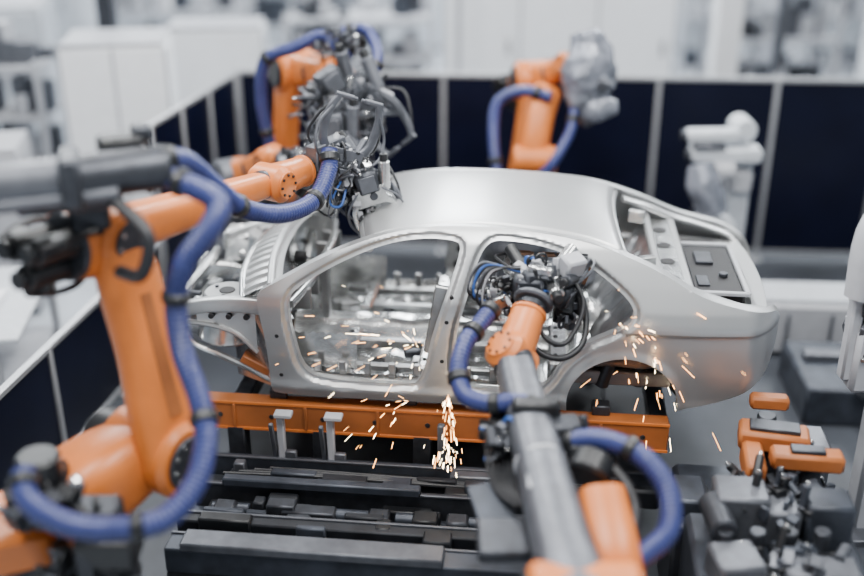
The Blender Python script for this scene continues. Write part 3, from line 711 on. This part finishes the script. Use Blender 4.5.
rack('equipment_rack',-4.2,10.5,2.4,.9,2.6,260)
rack('equipment_rack',-5.0,4.9,1.3,.8,2.2,280,True)
rack('equipment_rack',-2.2,12.5,3.6,.9,3.0,300,True)
rack('equipment_rack',6.3,12.5,3.6,.9,3.4,320)
def column(x,y,h,w=.16,m='offw'):
    mb=MB(); mb.box((x,y,.02),(w*2.4,w*2.4,.04),'grey'); mb.box((x,y,h/2),(w,w,h),m); mb.box((x,y-w*.6,1.4),(w*.7,.06,.4),'lgrey'); mb.finish('support_column')
column(-3.95,6.0,4.5,.2,'dsteel'); column(3.65,6.2,5,.3,'white'); column(-.3,9.5,5,.2); column(-5.2,9.4,5,.25); column(5.6,10.5,5,.25,'lgrey')
column(4.45,6.6,5,.12,'grey'); column(-1.9,10.2,5,.12,'grey'); column(.35,6.9,4.5,.08,'lgrey')
mb=MB()
mb.box((-4.0,.9,.92),(1.4,1.5,.05),'offw',rz(8),.01)
for a in (-.6,.6):
    for b in (-.65,.65): mb.box((-4.0+a,.9+b,.45),(.06,.06,.9),'alu')
mb.box((-4.2,1.2,1.2),(.5,.4,.5),'lgrey',bev=.03); mb.box((-3.6,.15,1.0),(.3,.12,.1),'orange2',rz(50),.02); mb.box((-3.7,.9,.98),(.3,.25,.08),'white')
mb.box((-4.0,.9,.35),(1.3,1.4,.03),'lgrey',rz(8))
mb.finish('workbench')
cabinet('control_cabinet',-4.4,2.9,.8,.7,1.7,10,m='lgrey',cols=1)

# ---------------------------------------------------------------- sparks
mb=MB(); r=random.Random(7)
def burst(c,n,sp,dr,m='spark',g=2.6,w=.0018,T=.35):
    for _ in range(n):
        d=V((r.gauss(dr[0],sp),r.gauss(dr[1],sp),r.gauss(dr[2],sp)))
        t0=r.uniform(0,T); dt=r.uniform(.01,.045)
        pts=[V(c)+d*t+V((0,0,-g*t*t)) for t in (t0,t0+dt*.5,t0+dt)]
        mb.tube(pts,w*r.uniform(.5,1.3),m if r.random()<.7 else 'spark2',seg=4,raw=True)
burst((.10,-1.38,1.38),60,.18,(0,0,-.9),T=.38,g=1.0)
burst((.10,-1.42,1.05),40,.15,(0,-.1,-.2),T=.25,g=1.2,m='spark2')
burst((1.15,-1.15,1.75),40,.6,(.8,-.1,.1),T=.5)
burst((1.40,-1.12,1.5),30,.6,(.1,0,-.2),T=.35)
burst((-.1,-.95,1.5),50,.7,(-.9,0,.3),T=.5,g=1.2)
burst((-.15,-1.15,1.2),20,.3,(-.7,-.2,-.1),T=.4,g=1.5)
mb.finish('welding_sparks')

# ---------------------------------------------------------------- lights
def area(x,y,z,sx,sy,p,rot=0,col=(1,1,1)):
    e=empty('ceiling_lamp',(x,y,z),rot)
    mb=MB(); mb.box((0,0,.06),(sx+.1,sy+.1,.08),'lgrey'); o=mb.finish('housing',e)
    l=bpy.data.lights.new('tube_light','AREA'); l.shape='RECTANGLE'; l.size=sx; l.size_y=sy; l.energy=p; l.color=col
    o=bpy.data.objects.new('tube_light',l); bpy.context.scene.collection.objects.link(o); o.parent=e
for x in (-3,0,3):
    for y in (-3.5,1.0):
        area(x,y,6.6,.7,2.6,270,0,(1,.99,.97))
for x in (-6,0,6):
    for y in (7,13): area(x,y,7.0,1.2,3.5,600,0,(.93,.97,1))
w=bpy.data.worlds.new('world'); bpy.context.scene.world=w; w.use_nodes=True
bg=w.node_tree.nodes['Background']; bg.inputs[0].default_value=(.86,.93,1.0,1); bg.inputs[1].default_value=.50

# ---------------------------------------------------------------- camera
cd=bpy.data.cameras.new('camera'); cam=bpy.data.objects.new('camera',cd); bpy.context.scene.collection.objects.link(cam)
cam.location=(0,-7,4.6); cam.rotation_euler=(math.radians(66),0,0)
cd.lens=43.75; cd.sensor_width=36; cd.clip_end=200
cd.dof.use_dof=True; cd.dof.focus_distance=6.85; cd.dof.aperture_fstop=.26
bpy.context.scene.camera=cam
